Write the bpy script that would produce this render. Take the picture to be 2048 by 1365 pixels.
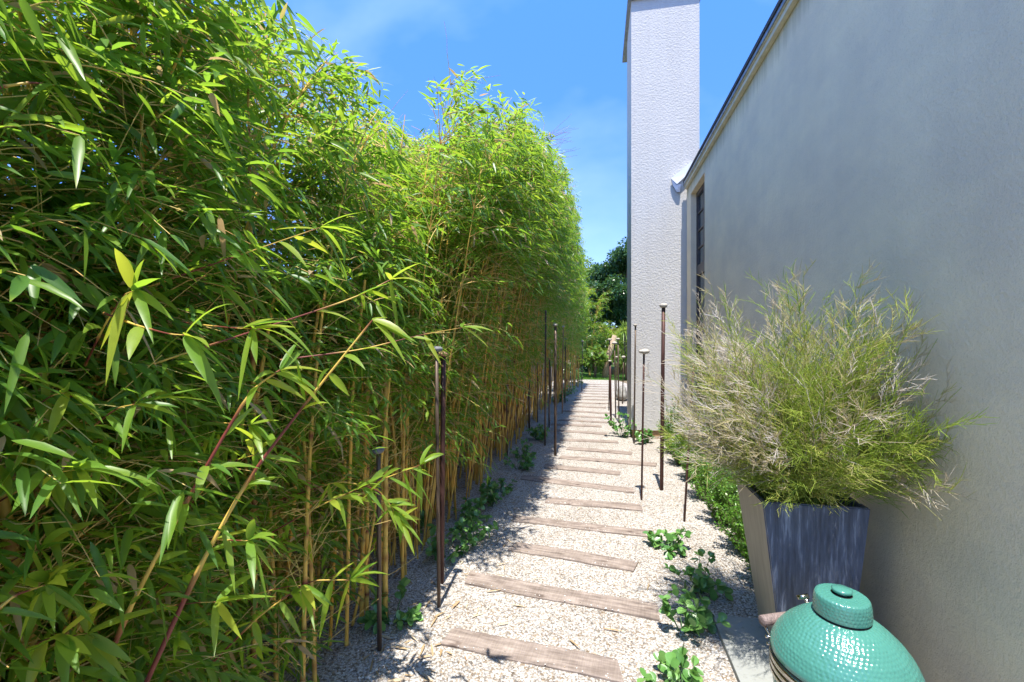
import bpy, bmesh, math, random
import numpy as np
from mathutils import Vector, Matrix

# ------------------------------------------------------------------ camera, sky, sun
SC = bpy.context.scene
for o in list(bpy.data.objects): bpy.data.objects.remove(o)
YAW = math.atan(171/900.0); CH = 1.5; F = 900.0
cam = bpy.data.cameras.new('camera'); camo = bpy.data.objects.new('camera', cam)
SC.collection.objects.link(camo); SC.camera = camo
camo.location = (0, 0, CH); camo.rotation_euler = (math.pi/2, 0, YAW)
cam.sensor_width = 36; cam.lens = F/2048*36; cam.clip_start = .05; cam.clip_end = 2000

SUNV = Vector((.004, -.28, 1.0)).normalized()        # towards the sun
W = bpy.data.worlds.new('World'); SC.world = W; W.use_nodes = True
nt = W.node_tree; nt.nodes.clear()
wo = nt.nodes.new('ShaderNodeOutputWorld'); bg = nt.nodes.new('ShaderNodeBackground')
sky = nt.nodes.new('ShaderNodeTexSky'); sky.sky_type = 'NISHITA'; sky.sun_disc = False
sky.sun_elevation = math.asin(SUNV.z); sky.sun_rotation = math.atan2(SUNV.x, SUNV.y)
sky.air_density = 1.0; sky.dust_density = .1; sky.ozone_density = 3.0
bg.inputs['Strength'].default_value = .15
tc = nt.nodes.new('ShaderNodeTexCoord'); mp = nt.nodes.new('ShaderNodeMapping')
mp.inputs['Scale'].default_value = (1.2, 3.0, 2.2); mp.inputs['Rotation'].default_value = (.3, .5, .2)
nz = nt.nodes.new('ShaderNodeTexNoise'); nz.inputs['Scale'].default_value = 1.3; nz.inputs['Detail'].default_value = 5; nz.inputs['Roughness'].default_value = .5
cr = nt.nodes.new('ShaderNodeValToRGB'); cr.color_ramp.elements[0].position = .45; cr.color_ramp.elements[1].position = .85
cr.color_ramp.elements[0].color = (0, 0, 0, 1); cr.color_ramp.elements[1].color = (.35, .35, .35, 1)
mx = nt.nodes.new('ShaderNodeMix'); mx.data_type = 'RGBA'; mx.inputs['B'].default_value = (3.6, 4.3, 5.4, 1)
L = nt.links.new
L(tc.outputs['Generated'], mp.inputs['Vector']); L(mp.outputs[0], nz.inputs['Vector']); L(nz.outputs['Fac'], cr.inputs[0])
L(cr.outputs[0], mx.inputs['Factor']); hs = nt.nodes.new('ShaderNodeHueSaturation'); hs.inputs['Saturation'].default_value = 1.27; hs.inputs['Value'].default_value = .93; hs.inputs['Hue'].default_value = .509; L(sky.outputs[0], hs.inputs['Color']); 
sx = nt.nodes.new('ShaderNodeSeparateXYZ'); L(tc.outputs['Generated'], sx.inputs[0])
er = nt.nodes.new('ShaderNodeValToRGB'); er.color_ramp.elements[0].position = 0; er.color_ramp.elements[1].position = .62
er.color_ramp.elements[0].color = (.24, .36, .68, 1); er.color_ramp.elements[1].color = (1, 1, 1, 1); L(sx.outputs['Z'], er.inputs[0])
ml = nt.nodes.new('ShaderNodeMix'); ml.data_type = 'RGBA'; ml.blend_type = 'MULTIPLY'; ml.inputs['Factor'].default_value = 1
L(hs.outputs[0], ml.inputs['A']); L(er.outputs[0], ml.inputs['B']); L(ml.outputs['Result'], mx.inputs['A']); L(mx.outputs['Result'], bg.inputs[0]); L(bg.outputs[0], wo.inputs[0])

sl = bpy.data.lights.new('sun', 'SUN'); slo = bpy.data.objects.new('sun', sl); SC.collection.objects.link(slo)
sl.energy = 3.1; sl.angle = math.radians(.5); sl.color = (1, .955, .88)
slo.rotation_euler = SUNV.to_track_quat('Z', 'Y').to_euler(); slo.location = (2, -3, 9)
SC.view_settings.view_transform = 'Standard'; SC.view_settings.look = 'None'
SC.view_settings.exposure = 1.6; SC.view_settings.gamma = 1

# ------------------------------------------------------------------ helpers
COL = SC.collection
CT, ST = math.cos(YAW), math.sin(YAW)
def at(u, v, Z):                       # a point seen at (u, v) of the 2048 px photograph, Z metres deep
    lat = (u-1024)/F*Z
    return Vector((-ST*Z+CT*lat, CT*Z+ST*lat, CH-(v-682)/F*Z))
def G(u, v, z=0.0):                    # on the ground
    return at(u, v, (CH-z)*F/(v-682))

def tag(o, label=None, cat=None, group=None, kind=None):
    if label: o['label'] = label
    if cat: o['category'] = cat
    if group: o['group'] = group
    if kind: o['kind'] = kind
    return o
def empty(name, loc, label=None, cat=None, group=None):
    o = bpy.data.objects.new(name, None); COL.objects.link(o); o.location = loc
    o.empty_display_size = .1
    return tag(o, label, cat, group)
def link(name, me, mat, parent=None, smooth=False):
    o = bpy.data.objects.new(name, me); COL.objects.link(o)
    for m in (mat if isinstance(mat, (list, tuple)) else [mat]): me.materials.append(m)
    if smooth: me.polygons.foreach_set('use_smooth', [True]*len(me.polygons))
    if parent:
        o.parent = parent; o.matrix_parent_inverse = Matrix.Translation(-parent.location) if parent.type == 'EMPTY' else Matrix.Identity(4)
    return o
# every part mesh is written in world coordinates; parent inverse keeps it in place under its empty
def npmesh(name, V, groups, tint=None):
    """groups: list of int arrays (n,k) of face indices"""
    me = bpy.data.meshes.new(name)
    V = np.asarray(V, np.float32)
    me.vertices.add(len(V)); me.vertices.foreach_set('co', V.ravel())
    tot = sum(g.size for g in groups); nf = sum(len(g) for g in groups)
    me.loops.add(tot); me.polygons.add(nf)
    me.loops.foreach_set('vertex_index', np.concatenate([g.ravel() for g in groups]).astype(np.int32))
    lt = np.concatenate([np.full(len(g), g.shape[1]) for g in groups]).astype(np.int32)
    ls = np.concatenate([[0], np.cumsum(lt)[:-1]]).astype(np.int32)
    me.polygons.foreach_set('loop_start', ls)
    try: me.polygons.foreach_set('loop_total', lt)
    except Exception: pass
    me.update(calc_edges=True)
    if tint is not None:
        a = me.attributes.new('tint', 'FLOAT', 'POINT'); a.data.foreach_set('value', np.asarray(tint, np.float32))
    me.validate()
    return me
def nrm(a): return a/np.maximum(np.linalg.norm(a, axis=-1, keepdims=True), 1e-9)

def leafmesh(P, D, N, Ln, Wd, droop, fold=.18, detail=True, shape=None):
    """N leaves -> verts, groups ; P base, D direction, N up hint"""
    n = len(P); D = nrm(D); S = nrm(np.cross(D, N)); U = np.cross(S, D)
    Ln = Ln[:, None]; Wd = Wd[:, None]; droop = np.broadcast_to(np.asarray(droop).reshape(-1, 1), (n, 1))
    dn = np.array([0, 0, -1.0])
    def c(t): return P + D*Ln*t + dn*droop*Ln*t*t
    if detail:
        ts = shape or [(.16, .8), (.42, 1.0), (.74, .62)]
        vs = [c(0)]
        for t, w in ts:
            vs += [c(t)+S*Wd*.5*w+U*fold*Wd*w, c(t), c(t)-S*Wd*.5*w+U*fold*Wd*w]
        vs.append(c(1.0)); K = len(vs)
        V = np.stack(vs, 1).reshape(-1, 3)
        b = (np.arange(n)*K)[:, None]
        T = np.array([[0, 1, 2], [0, 2, 3]]+[[K-1, K-3, K-4], [K-1, K-2, K-3]])
        Q = []
        for k in range(len(ts)-1):
            a = 1+3*k; Q += [[a, a+3, a+4, a+1], [a+1, a+4, a+5, a+2]]
        Q = np.array(Q)
    else:
        ts = shape or [(.22, .9), (.62, .8)]
        vs = [c(0)]
        for t, w in ts: vs += [c(t)+S*Wd*.5*w, c(t)-S*Wd*.5*w]
        vs.append(c(1.0)); K = 6
        V = np.stack(vs, 1).reshape(-1, 3)
        b = (np.arange(n)*K)[:, None]
        T = np.array([[0, 1, 2], [3, 5, 4]]); Q = np.array([[1, 3, 4, 2]])
    tri = (b[:, :, None]+T[None]).reshape(-1, 3); quad = (b[:, :, None]+Q[None]).reshape(-1, 4)
    return V, [tri, quad], K
def tubes(Pts, R, sides=3):
    """Pts (n,k,3), R (n,k): many tubes"""
    n, k, _ = Pts.shape
    Tn = np.gradient(Pts, axis=1); Tn = nrm(Tn)
    ref = np.broadcast_to(np.array([.31, .17, .93]), Tn.shape)
    A = nrm(np.cross(Tn, ref)); B = np.cross(Tn, A)
    ang = np.arange(sides)*2*math.pi/sides
    V = Pts[:, :, None]+R[:, :, None, None]*(A[:, :, None]*np.cos(ang)[None, None, :, None]+B[:, :, None]*np.sin(ang)[None, None, :, None])
    b = (np.arange(n)*k*sides)[:, None, None]; i = (np.arange(k-1)*sides)[None, :, None]
    j = np.arange(sides); j2 = (j+1) % sides
    q = np.stack([b+i+j, b+i+j2, b+i+sides+j2, b+i+sides+j], -1).reshape(-1, 4)
    return V.reshape(-1, 3), [q]

class MB:                                  # bmesh collector
    def __init__(s): s.b = bmesh.new()
    def box(s, x0, x1, y0, y1, z0, z1):
        v = [s.b.verts.new(p) for p in ((x0,y0,z0),(x1,y0,z0),(x1,y1,z0),(x0,y1,z0),(x0,y0,z1),(x1,y0,z1),(x1,y1,z1),(x0,y1,z1))]
        for f in ((3,2,1,0),(4,5,6,7),(0,1,5,4),(1,2,6,5),(2,3,7,6),(3,0,4,7)): s.b.faces.new([v[i] for i in f])
        return s
    def poly(s, pts, ext=None):
        v = [s.b.verts.new(p) for p in pts]; s.b.faces.new(v)
        if ext is not None:
            e = Vector(ext); w = [s.b.verts.new(Vector(p)+e) for p in pts]; s.b.faces.new(w[::-1])
            n = len(v)
            for i in range(n): s.b.faces.new([v[i], w[i], w[(i+1) % n], v[(i+1) % n]])
        return s
    def tube(s, pts, rad, sides=8, cap=True, M=None):
        pts = [Vector(p) for p in pts]; rings = []
        rad = rad if hasattr(rad, '__len__') else [rad]*len(pts)
        for i, p in enumerate(pts):
            t = (pts[min(i+1, len(pts)-1)]-pts[max(i-1, 0)]).normalized()
            a = t.cross(Vector((.31, .87, .13))).normalized(); b = t.cross(a)
            rings.append([s.b.verts.new(p+rad[i]*(a*math.cos(2*math.pi*k/sides)+b*math.sin(2*math.pi*k/sides))) for k in range(sides)])
        for r0, r1 in zip(rings, rings[1:]):
            for k in range(sides): s.b.faces.new([r0[k], r0[(k+1) % sides], r1[(k+1) % sides], r1[k]])
        if cap: s.b.faces.new(rings[0][::-1]); s.b.faces.new(rings[-1])
        return s
    def lathe(s, prof, c=(0,0,0), sides=48, close=False):
        rings = []
        for r, z in prof: rings.append([s.b.verts.new((c[0]+r*math.cos(2*math.pi*k/sides), c[1]+r*math.sin(2*math.pi*k/sides), c[2]+z)) for k in range(sides)])
        for r0, r1 in zip(rings, rings[1:]):
            for k in range(sides): s.b.faces.new([r0[k], r0[(k+1) % sides], r1[(k+1) % sides], r1[k]])
        if close:
            for k in range(sides): s.b.faces.new([rings[-1][k], rings[-1][(k+1) % sides], rings[0][(k+1) % sides], rings[0][k]])
        else: s.b.faces.new(rings[0][::-1]); s.b.faces.new(rings[-1])
        return s
    def build(s, name, mat, parent=None, smooth=False, bevel=0):
        bmesh.ops.recalc_face_normals(s.b, faces=s.b.faces)
        if bevel: bmesh.ops.bevel(s.b, geom=list(s.b.edges), offset=bevel, segments=2, affect='EDGES', profile=.6)
        me = bpy.data.meshes.new(name); s.b.to_mesh(me); s.b.free()
        return link(name, me, mat, parent, smooth)

# ------------------------------------------------------------------ materials
def mat(name, build):
    m = bpy.data.materials.new(name); m.use_nodes = True; t = m.node_tree; t.nodes.clear()
    out = t.nodes.new('ShaderNodeOutputMaterial'); build(t, out); return m
def N_(t, typ, **kw):
    n = t.nodes.new(typ)
    for k, v in kw.items():
        if k in n.inputs: n.inputs[k].default_value = v
        else: setattr(n, k, v)
    return n
def ramp(t, stops, src=None, interp='LINEAR'):
    r = t.nodes.new('ShaderNodeValToRGB'); r.color_ramp.interpolation = interp
    while len(r.color_ramp.elements) < len(stops): r.color_ramp.elements.new(.5)
    for e, (p, c) in zip(r.color_ramp.elements, stops): e.position = p; e.color = (*c, 1)
    if src is not None: t.links.new(src, r.inputs[0])
    return r
def pbsdf(t, out, rough=.8, spec=.3, metal=0):
    p = t.nodes.new('ShaderNodeBsdfPrincipled'); p.inputs['Roughness'].default_value = rough
    p.inputs['Specular IOR Level'].default_value = spec; p.inputs['Metallic'].default_value = metal
    t.links.new(p.outputs[0], out.inputs[0]); return p
def bump(t, p, h, strength, dist):
    b = N_(t, 'ShaderNodeBump', Strength=strength, Distance=dist); t.links.new(h, b.inputs['Height']); t.links.new(b.outputs[0], p.inputs['Normal']); return b
def pos(t, scale=(1, 1, 1)):
    g = t.nodes.new('ShaderNodeNewGeometry'); m = t.nodes.new('ShaderNodeMapping'); m.inputs['Scale'].default_value = scale
    t.links.new(g.outputs['Position'], m.inputs['Vector']); return m.outputs[0]
def noise(t, vec, scale, detail=4, rough=.55):
    n = N_(t, 'ShaderNodeTexNoise', Scale=scale, Detail=detail, Roughness=rough); t.links.new(vec, n.inputs['Vector']); return n.outputs['Fac']
def mixc(t, f, a, b, mode='MIX'):
    m = t.nodes.new('ShaderNodeMix'); m.data_type = 'RGBA'; m.blend_type = mode
    for s, v in (('Factor', f), ('A', a), ('B', b)):
        if isinstance(v, (int, float)): m.inputs[s].default_value = v
        elif isinstance(v, tuple): m.inputs[s].default_value = (*v, 1)
        else: t.links.new(v, m.inputs[s])
    return m.outputs['Result']
def math_(t, op, a, b=0.0):
    m = t.nodes.new('ShaderNodeMath'); m.operation = op
    for i, v in enumerate((a, b)):
        if isinstance(v, (int, float)): m.inputs[i].default_value = v
        else: t.links.new(v, m.inputs[i])
    return m.outputs[0]

def leaf_mat(name, stops, trans, tw=.38, rough=.42, spec=.45):
    def b(t, out):
        a = N_(t, 'ShaderNodeAttribute', attribute_name='tint')
        r = ramp(t, stops, a.outputs['Fac']); r2 = ramp(t, trans, a.outputs['Fac'])
        p = N_(t, 'ShaderNodeBsdfPrincipled', Roughness=rough); p.inputs['Specular IOR Level'].default_value = spec
        nv = noise(t, pos(t), 60, 2); c = mixc(t, .25, r.outputs[0], ramp(t, [(.3, (.6, .6, .6)), (.7, (1.25, 1.25, 1.25))], nv).outputs[0], 'MULTIPLY')
        t.links.new(c, p.inputs['Base Color'])
        tr = t.nodes.new('ShaderNodeBsdfTranslucent'); t.links.new(r2.outputs[0], tr.inputs[0])
        m = t.nodes.new('ShaderNodeMixShader'); m.inputs[0].default_value = tw
        t.links.new(p.outputs[0], m.inputs[1]); t.links.new(tr.outputs[0], m.inputs[2]); t.links.new(m.outputs[0], out.inputs[0])
    return mat(name, b)
M_leaf = leaf_mat('bamboo_leaf',
    [(0, (.06, .165, .030)), (.35, (.115, .245, .034)), (.7, (.21, .325, .038)), (.9, (.36, .40, .05)), (.955, (.36, .40, .05)), (.97, (.50, .36, .18)), (1, (.62, .48, .28))],
    [(0, (.24, .46, .04)), (.35, (.37, .60, .04)), (.7, (.56, .69, .05)), (.9, (.80, .78, .07)), (.955, (.80, .78, .07)), (.97, (.5, .33, .15)), (1, (.6, .4, .2))], .50, .38, .42)
def b_(t, out):
    p = pbsdf(t, out, .45, .35)
    a = N_(t, 'ShaderNodeAttribute', attribute_name='tint')
    n = noise(t, pos(t, (1, 1, .3)), 35, 3)
    c = ramp(t, [(0, (.85, .43, .06)), (.3, (.82, .53, .11)), (.6, (.68, .48, .11)), (.8, (.40, .20, .06)), (.9, (.22, .05, .04)), (1, (.10, .05, .02))], a.outputs['Fac'])
    t.links.new(mixc(t, .5, c.outputs[0], ramp(t, [(.3, (.5, .45, .4)), (.75, (1.2, 1.15, 1.1))], n).outputs[0], 'MULTIPLY'), p.inputs['Base Color'])
M_culm = mat('bamboo_culm', b_)
def b_(t, out):
    p = pbsdf(t, out, .55, .3); n = noise(t, pos(t), 4, 2)
    t.links.new(ramp(t, [(.3, (.68, .38, .12)), (.5, (.76, .56, .20)), (.7, (.56, .50, .14))], n).outputs[0], p.inputs['Base Color'])
M_twig = mat('bamboo_twig', b_)
M_box = leaf_mat('box_leaf', [(0, (.05, .15, .02)), (.6, (.10, .25, .03)), (1, (.22, .38, .06))], [(0, (.15, .35, .03)), (1, (.4, .6, .06))], .3, .35, .5)
M_gc = leaf_mat('ground_cover_leaf', [(0, (.07, .18, .05)), (.6, (.13, .30, .07)), (1, (.24, .42, .11))], [(0, (.12, .32, .05)), (1, (.3, .5, .08))], .25, .3, .6)
M_plume = leaf_mat('plume', [(0, (.34, .45, .08)), (.3, (.52, .60, .12)), (.5, (.64, .62, .20)), (.65, (.72, .64, .42)), (1, (.92, .87, .82))],
                   [(0, (.34, .50, .05)), (.3, (.52, .66, .10)), (.5, (.55, .55, .15)), (.65, (.6, .48, .3)), (1, (.80, .72, .66))], .48, .6, .2)
M_tree = leaf_mat('tree_leaf', [(0, (.02, .06, .02)), (.6, (.04, .11, .03)), (1, (.09, .18, .05))], [(0, (.06, .16, .03)), (1, (.2, .35, .06))], .25, .3, .6)
M_tree2 = leaf_mat('light_tree_leaf', [(0, (.06, .14, .02)), (.6, (.12, .22, .03)), (1, (.2, .3, .05))], [(0, (.2, .35, .03)), (1, (.45, .55, .08))], .35)
M_litter = leaf_mat('litter', [(0, (.35, .24, .12)), (.5, (.5, .38, .22)), (.9, (.6, .5, .34)), (1, (.5, .22, .07))], [(0, (.3, .2, .1)), (1, (.4, .3, .2))], .15, .7, .2)

def b_(t, out):
    p = pbsdf(t, out, .85, .25); P = pos(t)
    v = N_(t, 'ShaderNodeTexVoronoi', Scale=105.0); t.links.new(P, v.inputs['Vector'])
    v2 = N_(t, 'ShaderNodeTexVoronoi', Scale=230.0); t.links.new(P, v2.inputs['Vector'])
    sp = t.nodes.new('ShaderNodeSeparateColor'); t.links.new(v.outputs['Color'], sp.inputs[0])
    c1 = ramp(t, [(0, (.17, .16, .15)), (.10, (.33, .26, .18)), (.25, (.44, .42, .385)), (.5, (.58, .565, .53)), (.75, (.49, .475, .45)), (.9, (.27, .27, .27)), (1, (.68, .665, .63))], sp.outputs[0])
    e = ramp(t, [(0, (1, 1, 1)), (.45, (.95, .95, .95)), (.8, (.42, .36, .30))], math_(t, 'MULTIPLY', v.outputs['Distance'], 1.0))
    c = mixc(t, .85, c1.outputs[0], e.outputs[0], 'MULTIPLY')
    big = ramp(t, [(.3, (.86, .82, .78)), (.7, (1.08, 1.06, 1.04))], noise(t, P, 2.2, 4)); c = mixc(t, 1.0, c, big.outputs[0], 'MULTIPLY')
    t.links.new(c, p.inputs['Base Color'])
    h = math_(t, 'ADD', math_(t, 'MULTIPLY', v.outputs['Distance'], -1.0), math_(t, 'MULTIPLY', v2.outputs['Distance'], -.25))
    bump(t, p, h, .9, .006)
M_gravel = mat('gravel', b_)
def b_(t, out):
    p = pbsdf(t, out, .8, .3); o = t.nodes.new('ShaderNodeNewGeometry')
    c = ramp(t, [(0, (.16, .15, .14)), (.15, (.36, .27, .18)), (.3, (.46, .43, .39)), (.6, (.60, .58, .54)), (.85, (.33, .33, .33)), (1, (.82, .78, .72))], o.outputs['Random Per Island'])
    t.links.new(c.outputs[0], p.inputs['Base Color'])
M_pebble = mat('pebbles', b_)
def b_(t, out):
    p = pbsdf(t, out, .95, .1); n = noise(t, pos(t), 6, 6)
    t.links.new(ramp(t, [(.3, (.10, .08, .05)), (.7, (.24, .19, .13))], n).outputs[0], p.inputs['Base Color']); bump(t, p, n, .5, .05)
M_soil = mat('soil', b_)
def b_(t, out):
    p = pbsdf(t, out, .9, .15); n = noise(t, pos(t), 14, 6)
    t.links.new(ramp(t, [(.3, (.03, .08, .015)), (.7, (.09, .17, .03))], n).outputs[0], p.inputs['Base Color']); bump(t, p, n, .7, .05)
M_lawn = mat('lawn', b_)

def stucco(name, base, vary, bs, bd, sc=150, stain=.0, eave=False):
    def b(t, out):
        p = pbsdf(t, out, .9, .2); P = pos(t)
        n1 = noise(t, P, sc, 3, .6); n2 = noise(t, P, sc*.35, 2, .5); big = noise(t, P, 1.1, 5, .6)
        st = noise(t, pos(t, (5, 5, .35)), 2.2, 4, .6)
        c = mixc(t, big, tuple(x*(1-vary) for x in base), tuple(min(1, x*(1+vary)) for x in base))
        c = mixc(t, stain, c, ramp(t, [(.35, (.72, .70, .68)), (.6, (1.05, 1.05, 1.05))], st).outputs[0], 'MULTIPLY')
        sp = ramp(t, [(.28, (.62, .6, .58)), (.42, (1, 1, 1))], n1); c = mixc(t, .55, c, sp.outputs[0], 'MULTIPLY')
        if eave:            # algae under the eave, rain runs and a dirty splash band at the foot
            gz = t.nodes.new('ShaderNodeNewGeometry'); sz_ = t.nodes.new('ShaderNodeSeparateXYZ'); t.links.new(gz.outputs['Position'], sz_.inputs[0])
            run = noise(t, pos(t, (9, 9, .25)), 2.0, 4, .65); pat = noise(t, P, 5, 5, .6); z_ = math_(t, 'ADD', sz_.outputs['Z'], math_(t, 'MULTIPLY', run, .34))
            top = ramp(t, [(0, (0, 0, 0)), (1, (1, 1, 1))], math_(t, 'MULTIPLY', math_(t, 'SUBTRACT', z_, 3.76), 5.0))
            c = mixc(t, math_(t, 'MULTIPLY', top.outputs[0], .6), c, (.30, .26, .11))
            foot = ramp(t, [(0, (0, 0, 0)), (1, (1, 1, 1))], math_(t, 'MULTIPLY', math_(t, 'SUBTRACT', math_(t, 'ADD', .42, math_(t, 'MULTIPLY', pat, .25)), sz_.outputs['Z']), 2.6))
            c = mixc(t, math_(t, 'MULTIPLY', foot.outputs[0], .45), c, (.34, .27, .19))
            tro = ramp(t, [(.35, (.90, .90, .92)), (.65, (1.05, 1.04, 1.0))], noise(t, pos(t, (1, .8, 1.3)), 2.6, 6, .62)); c = mixc(t, .9, c, tro.outputs[0], 'MULTIPLY')
        t.links.new(c, p.inputs['Base Color'])
        bump(t, p, math_(t, 'ADD', n1, math_(t, 'MULTIPLY', n2, 1.4)), bs, bd)
    return mat(name, b)
M_wall = stucco('wall_stucco', (.84, .72, .53), .07, .5, .006, 150, .06, True)
M_chim = stucco('chimney_stucco', (.61, .59, .56), .06, .7, .007, 105, .15)
M_base = stucco('plinth_render', (.34, .22, .12), .2, .5, .01, 60, .3)
M_conc = stucco('slab_concrete', (.30, .31, .29), .35, .4, .006, 40, .0)
def plain(name, col, rough=.6, spec=.4, metal=0, var=.12, sc=20, stretch=(1, 1, 1), bs=.1):
    def b(t, out):
        p = pbsdf(t, out, rough, spec, metal); n = noise(t, pos(t, stretch), sc, 4)
        t.links.new(ramp(t, [(.3, tuple(x*(1-var) for x in col)), (.7, tuple(min(1, x*(1+var)) for x in col))], n).outputs[0], p.inputs['Base Color'])
        if bs: bump(t, p, n, bs, .004)
    return mat(name, b)
M_cream = plain('cream_paint', (.60, .56, .43), .55, .3, var=.12, sc=9)
M_white = plain('white_metal', (.82, .82, .82), .4, .5, var=.04)
M_roof = plain('roof_tile', (.045, .045, .05), .7, .3, var=.6, sc=60, bs=.6)
M_zinc = plain('zinc', (.30, .33, .38), .4, .5, .6, var=.25, sc=15)
M_frame = plain('brown_frame', (.085, .070, .068), .5, .4, var=.2)
M_glass = plain('window_glass', (.05, .07, .085), .06, .8, var=.1, bs=0)
M_rust = plain('rusted_steel', (.085, .040, .032), .55, .4, .4, var=.45, sc=40, stretch=(1, 1, .15), bs=.3)
M_rust2 = plain('brown_steel', (.12, .085, .06), .5, .4, .4, var=.4, sc=40, stretch=(1, 1, .15), bs=.3)
M_stoneL = plain('pale_river_stone', (.42, .38, .32), .7, .3, var=.25, sc=45)
M_stoneD = plain('dark_river_stone', (.17, .17, .18), .6, .3, var=.35, sc=45)
M_stoneB = plain('brown_river_stone', (.34, .20, .11), .6, .3, var=.35, sc=45)
M_rock = plain('rock', (.26, .25, .23), .8, .2, var=.35, sc=12, bs=.5)
M_green = plain('green_glaze', (.065, .225, .18), .2, .6, var=.05, sc=8, bs=0)
M_black = plain('black_felt', (.012, .012, .013), .7, .3, var=.1)
M_steel = plain('steel', (.50, .47, .42), .22, .5, 1, var=.08, bs=0)
M_handle = plain('weathered_handle_wood', (.22, .165, .15), .7, .3, var=.4, sc=30, stretch=(6, .6, 6), bs=.4)
M_post = plain('timber_post', (.36, .26, .18), .8, .2, var=.3, sc=20, stretch=(4, 4, .5), bs=.4)
M_bark = plain('bark', (.16, .12, .09), .9, .1, var=.4, sc=25, stretch=(3, 3, .5), bs=.6)
def b_(t, out):
    p = pbsdf(t, out, .48, .45); P = pos(t, (14, 14, 1.1))
    n = noise(t, P, 3.2, 5, .65); f = noise(t, pos(t), 180, 2)
    c = ramp(t, [(.35, (.065, .075, .105)), (.55, (.12, .14, .20)), (.70, (.33, .37, .47))], n)  # pale upright streaks paint the sun flecks coming through the grass
    t.links.new(c.outputs[0], p.inputs['Base Color']); bump(t, p, math_(t, 'ADD', n, math_(t, 'MULTIPLY', f, .3)), .35, .004)
M_slate = mat('slate_blue_fibre', b_)
M_pside = plain('gravel_bounce_beige', (.40, .365, .315), .7, .25, var=.12, sc=5, stretch=(6, 6, .6), bs=.15)  # warm light reflected off the gravel, painted as the left face's colour
def b_(t, out):
    p = pbsdf(t, out, .8, .2); o = t.nodes.new('ShaderNodeTexCoord'); m = t.nodes.new('ShaderNodeMapping')
    oi = t.nodes.new('ShaderNodeObjectInfo'); cb = t.nodes.new('ShaderNodeCombineXYZ')
    t.links.new(math_(t, 'MULTIPLY', oi.outputs['Random'], 40.0), cb.inputs[1]); t.links.new(cb.outputs[0], m.inputs['Location'])
    m.inputs['Scale'].default_value = (1, 11, 11); t.links.new(o.outputs['Object'], m.inputs['Vector'])
    g = noise(t, m.outputs[0], 5, 6, .62); m2 = t.nodes.new('ShaderNodeMapping'); m2.inputs['Scale'].default_value = (1, 1.7, 1); t.links.new(o.outputs['Object'], m2.inputs['Vector'])
    t.links.new(cb.outputs[0], m2.inputs['Location'])
    k = noise(t, m2.outputs[0], 7, 4, .6); kk = N_(t, 'ShaderNodeTexVoronoi', Scale=5.5); t.links.new(m2.outputs[0], kk.inputs['Vector'])
    saw = noise(t, m.outputs[0], 1, 1); m3 = t.nodes.new('ShaderNodeMapping'); m3.inputs['Scale'].default_value = (90, 5, 5); t.links.new(o.outputs['Object'], m3.inputs['Vector'])
    saw = noise(t, m3.outputs[0], 1.3, 2)
    c = ramp(t, [(.25, (.12, .10, .085)), (.42, (.245, .205, .178)), (.6, (.335, .285, .25)), (.8, (.42, .37, .33))], g).outputs[0]
    c = mixc(t, .7, c, ramp(t, [(.35, (.62, .56, .52)), (.6, (1.05, 1, .96))], k).outputs[0], 'MULTIPLY')
    c = mixc(t, .8, c, ramp(t, [(.0, (.22, .2, .2)), (.10, (.5, .46, .44)), (.2, (1, 1, 1))], kk.outputs['Distance']).outputs[0], 'MULTIPLY')
    c = mixc(t, .4, c, ramp(t, [(.4, (.8, .78, .76)), (.6, (1.12, 1.12, 1.12))], saw).outputs[0], 'MULTIPLY')
    t.links.new(c, p.inputs['Base Color']); bump(t, p, math_(t, 'ADD', g, math_(t, 'MULTIPLY', saw, .4)), .6, .006)
M_plank = mat('sleeper_wood', b_)
def b_(t, out):
    p = pbsdf(t, out, .85, .15); n = noise(t, pos(t, (8, 8, .6)), 4, 5)
    g = N_(t, 'ShaderNodeTexWave', Scale=1.0); g.bands_direction = 'Y'; t.links.new(pos(t, (1, 1, 1)), g.inputs['Vector'])
    t.links.new(ramp(t, [(.3, (.30, .22, .15)), (.7, (.50, .39, .27))], n).outputs[0], p.inputs['Base Color']); bump(t, p, n, .4, .01)
M_fence = mat('fence_wood', b_)

# ------------------------------------------------------------------ ground
def sheet(name, pts, m, z):
    return MB().poly([(x, y, z) for x, y in pts]).build(name, m)
tag(sheet('ground', [(-300, -300), (300, -300), (300, 300), (-300, 300)], M_soil, -.012), kind='structure')
tag(sheet('gravel_path', [(-1.62, -3), (1.32, -3), (1.32, 7.2), (1.32, 15), (.6, 18.2), (-1.62, 18.5)], M_gravel, 0), kind='structure')
tag(sheet('lawn', [(-4, 18.0), (9, 17.0), (9, 30), (-4, 30)], M_lawn, .004), kind='structure')

rng = np.random.default_rng(7); random.seed(7)
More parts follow.
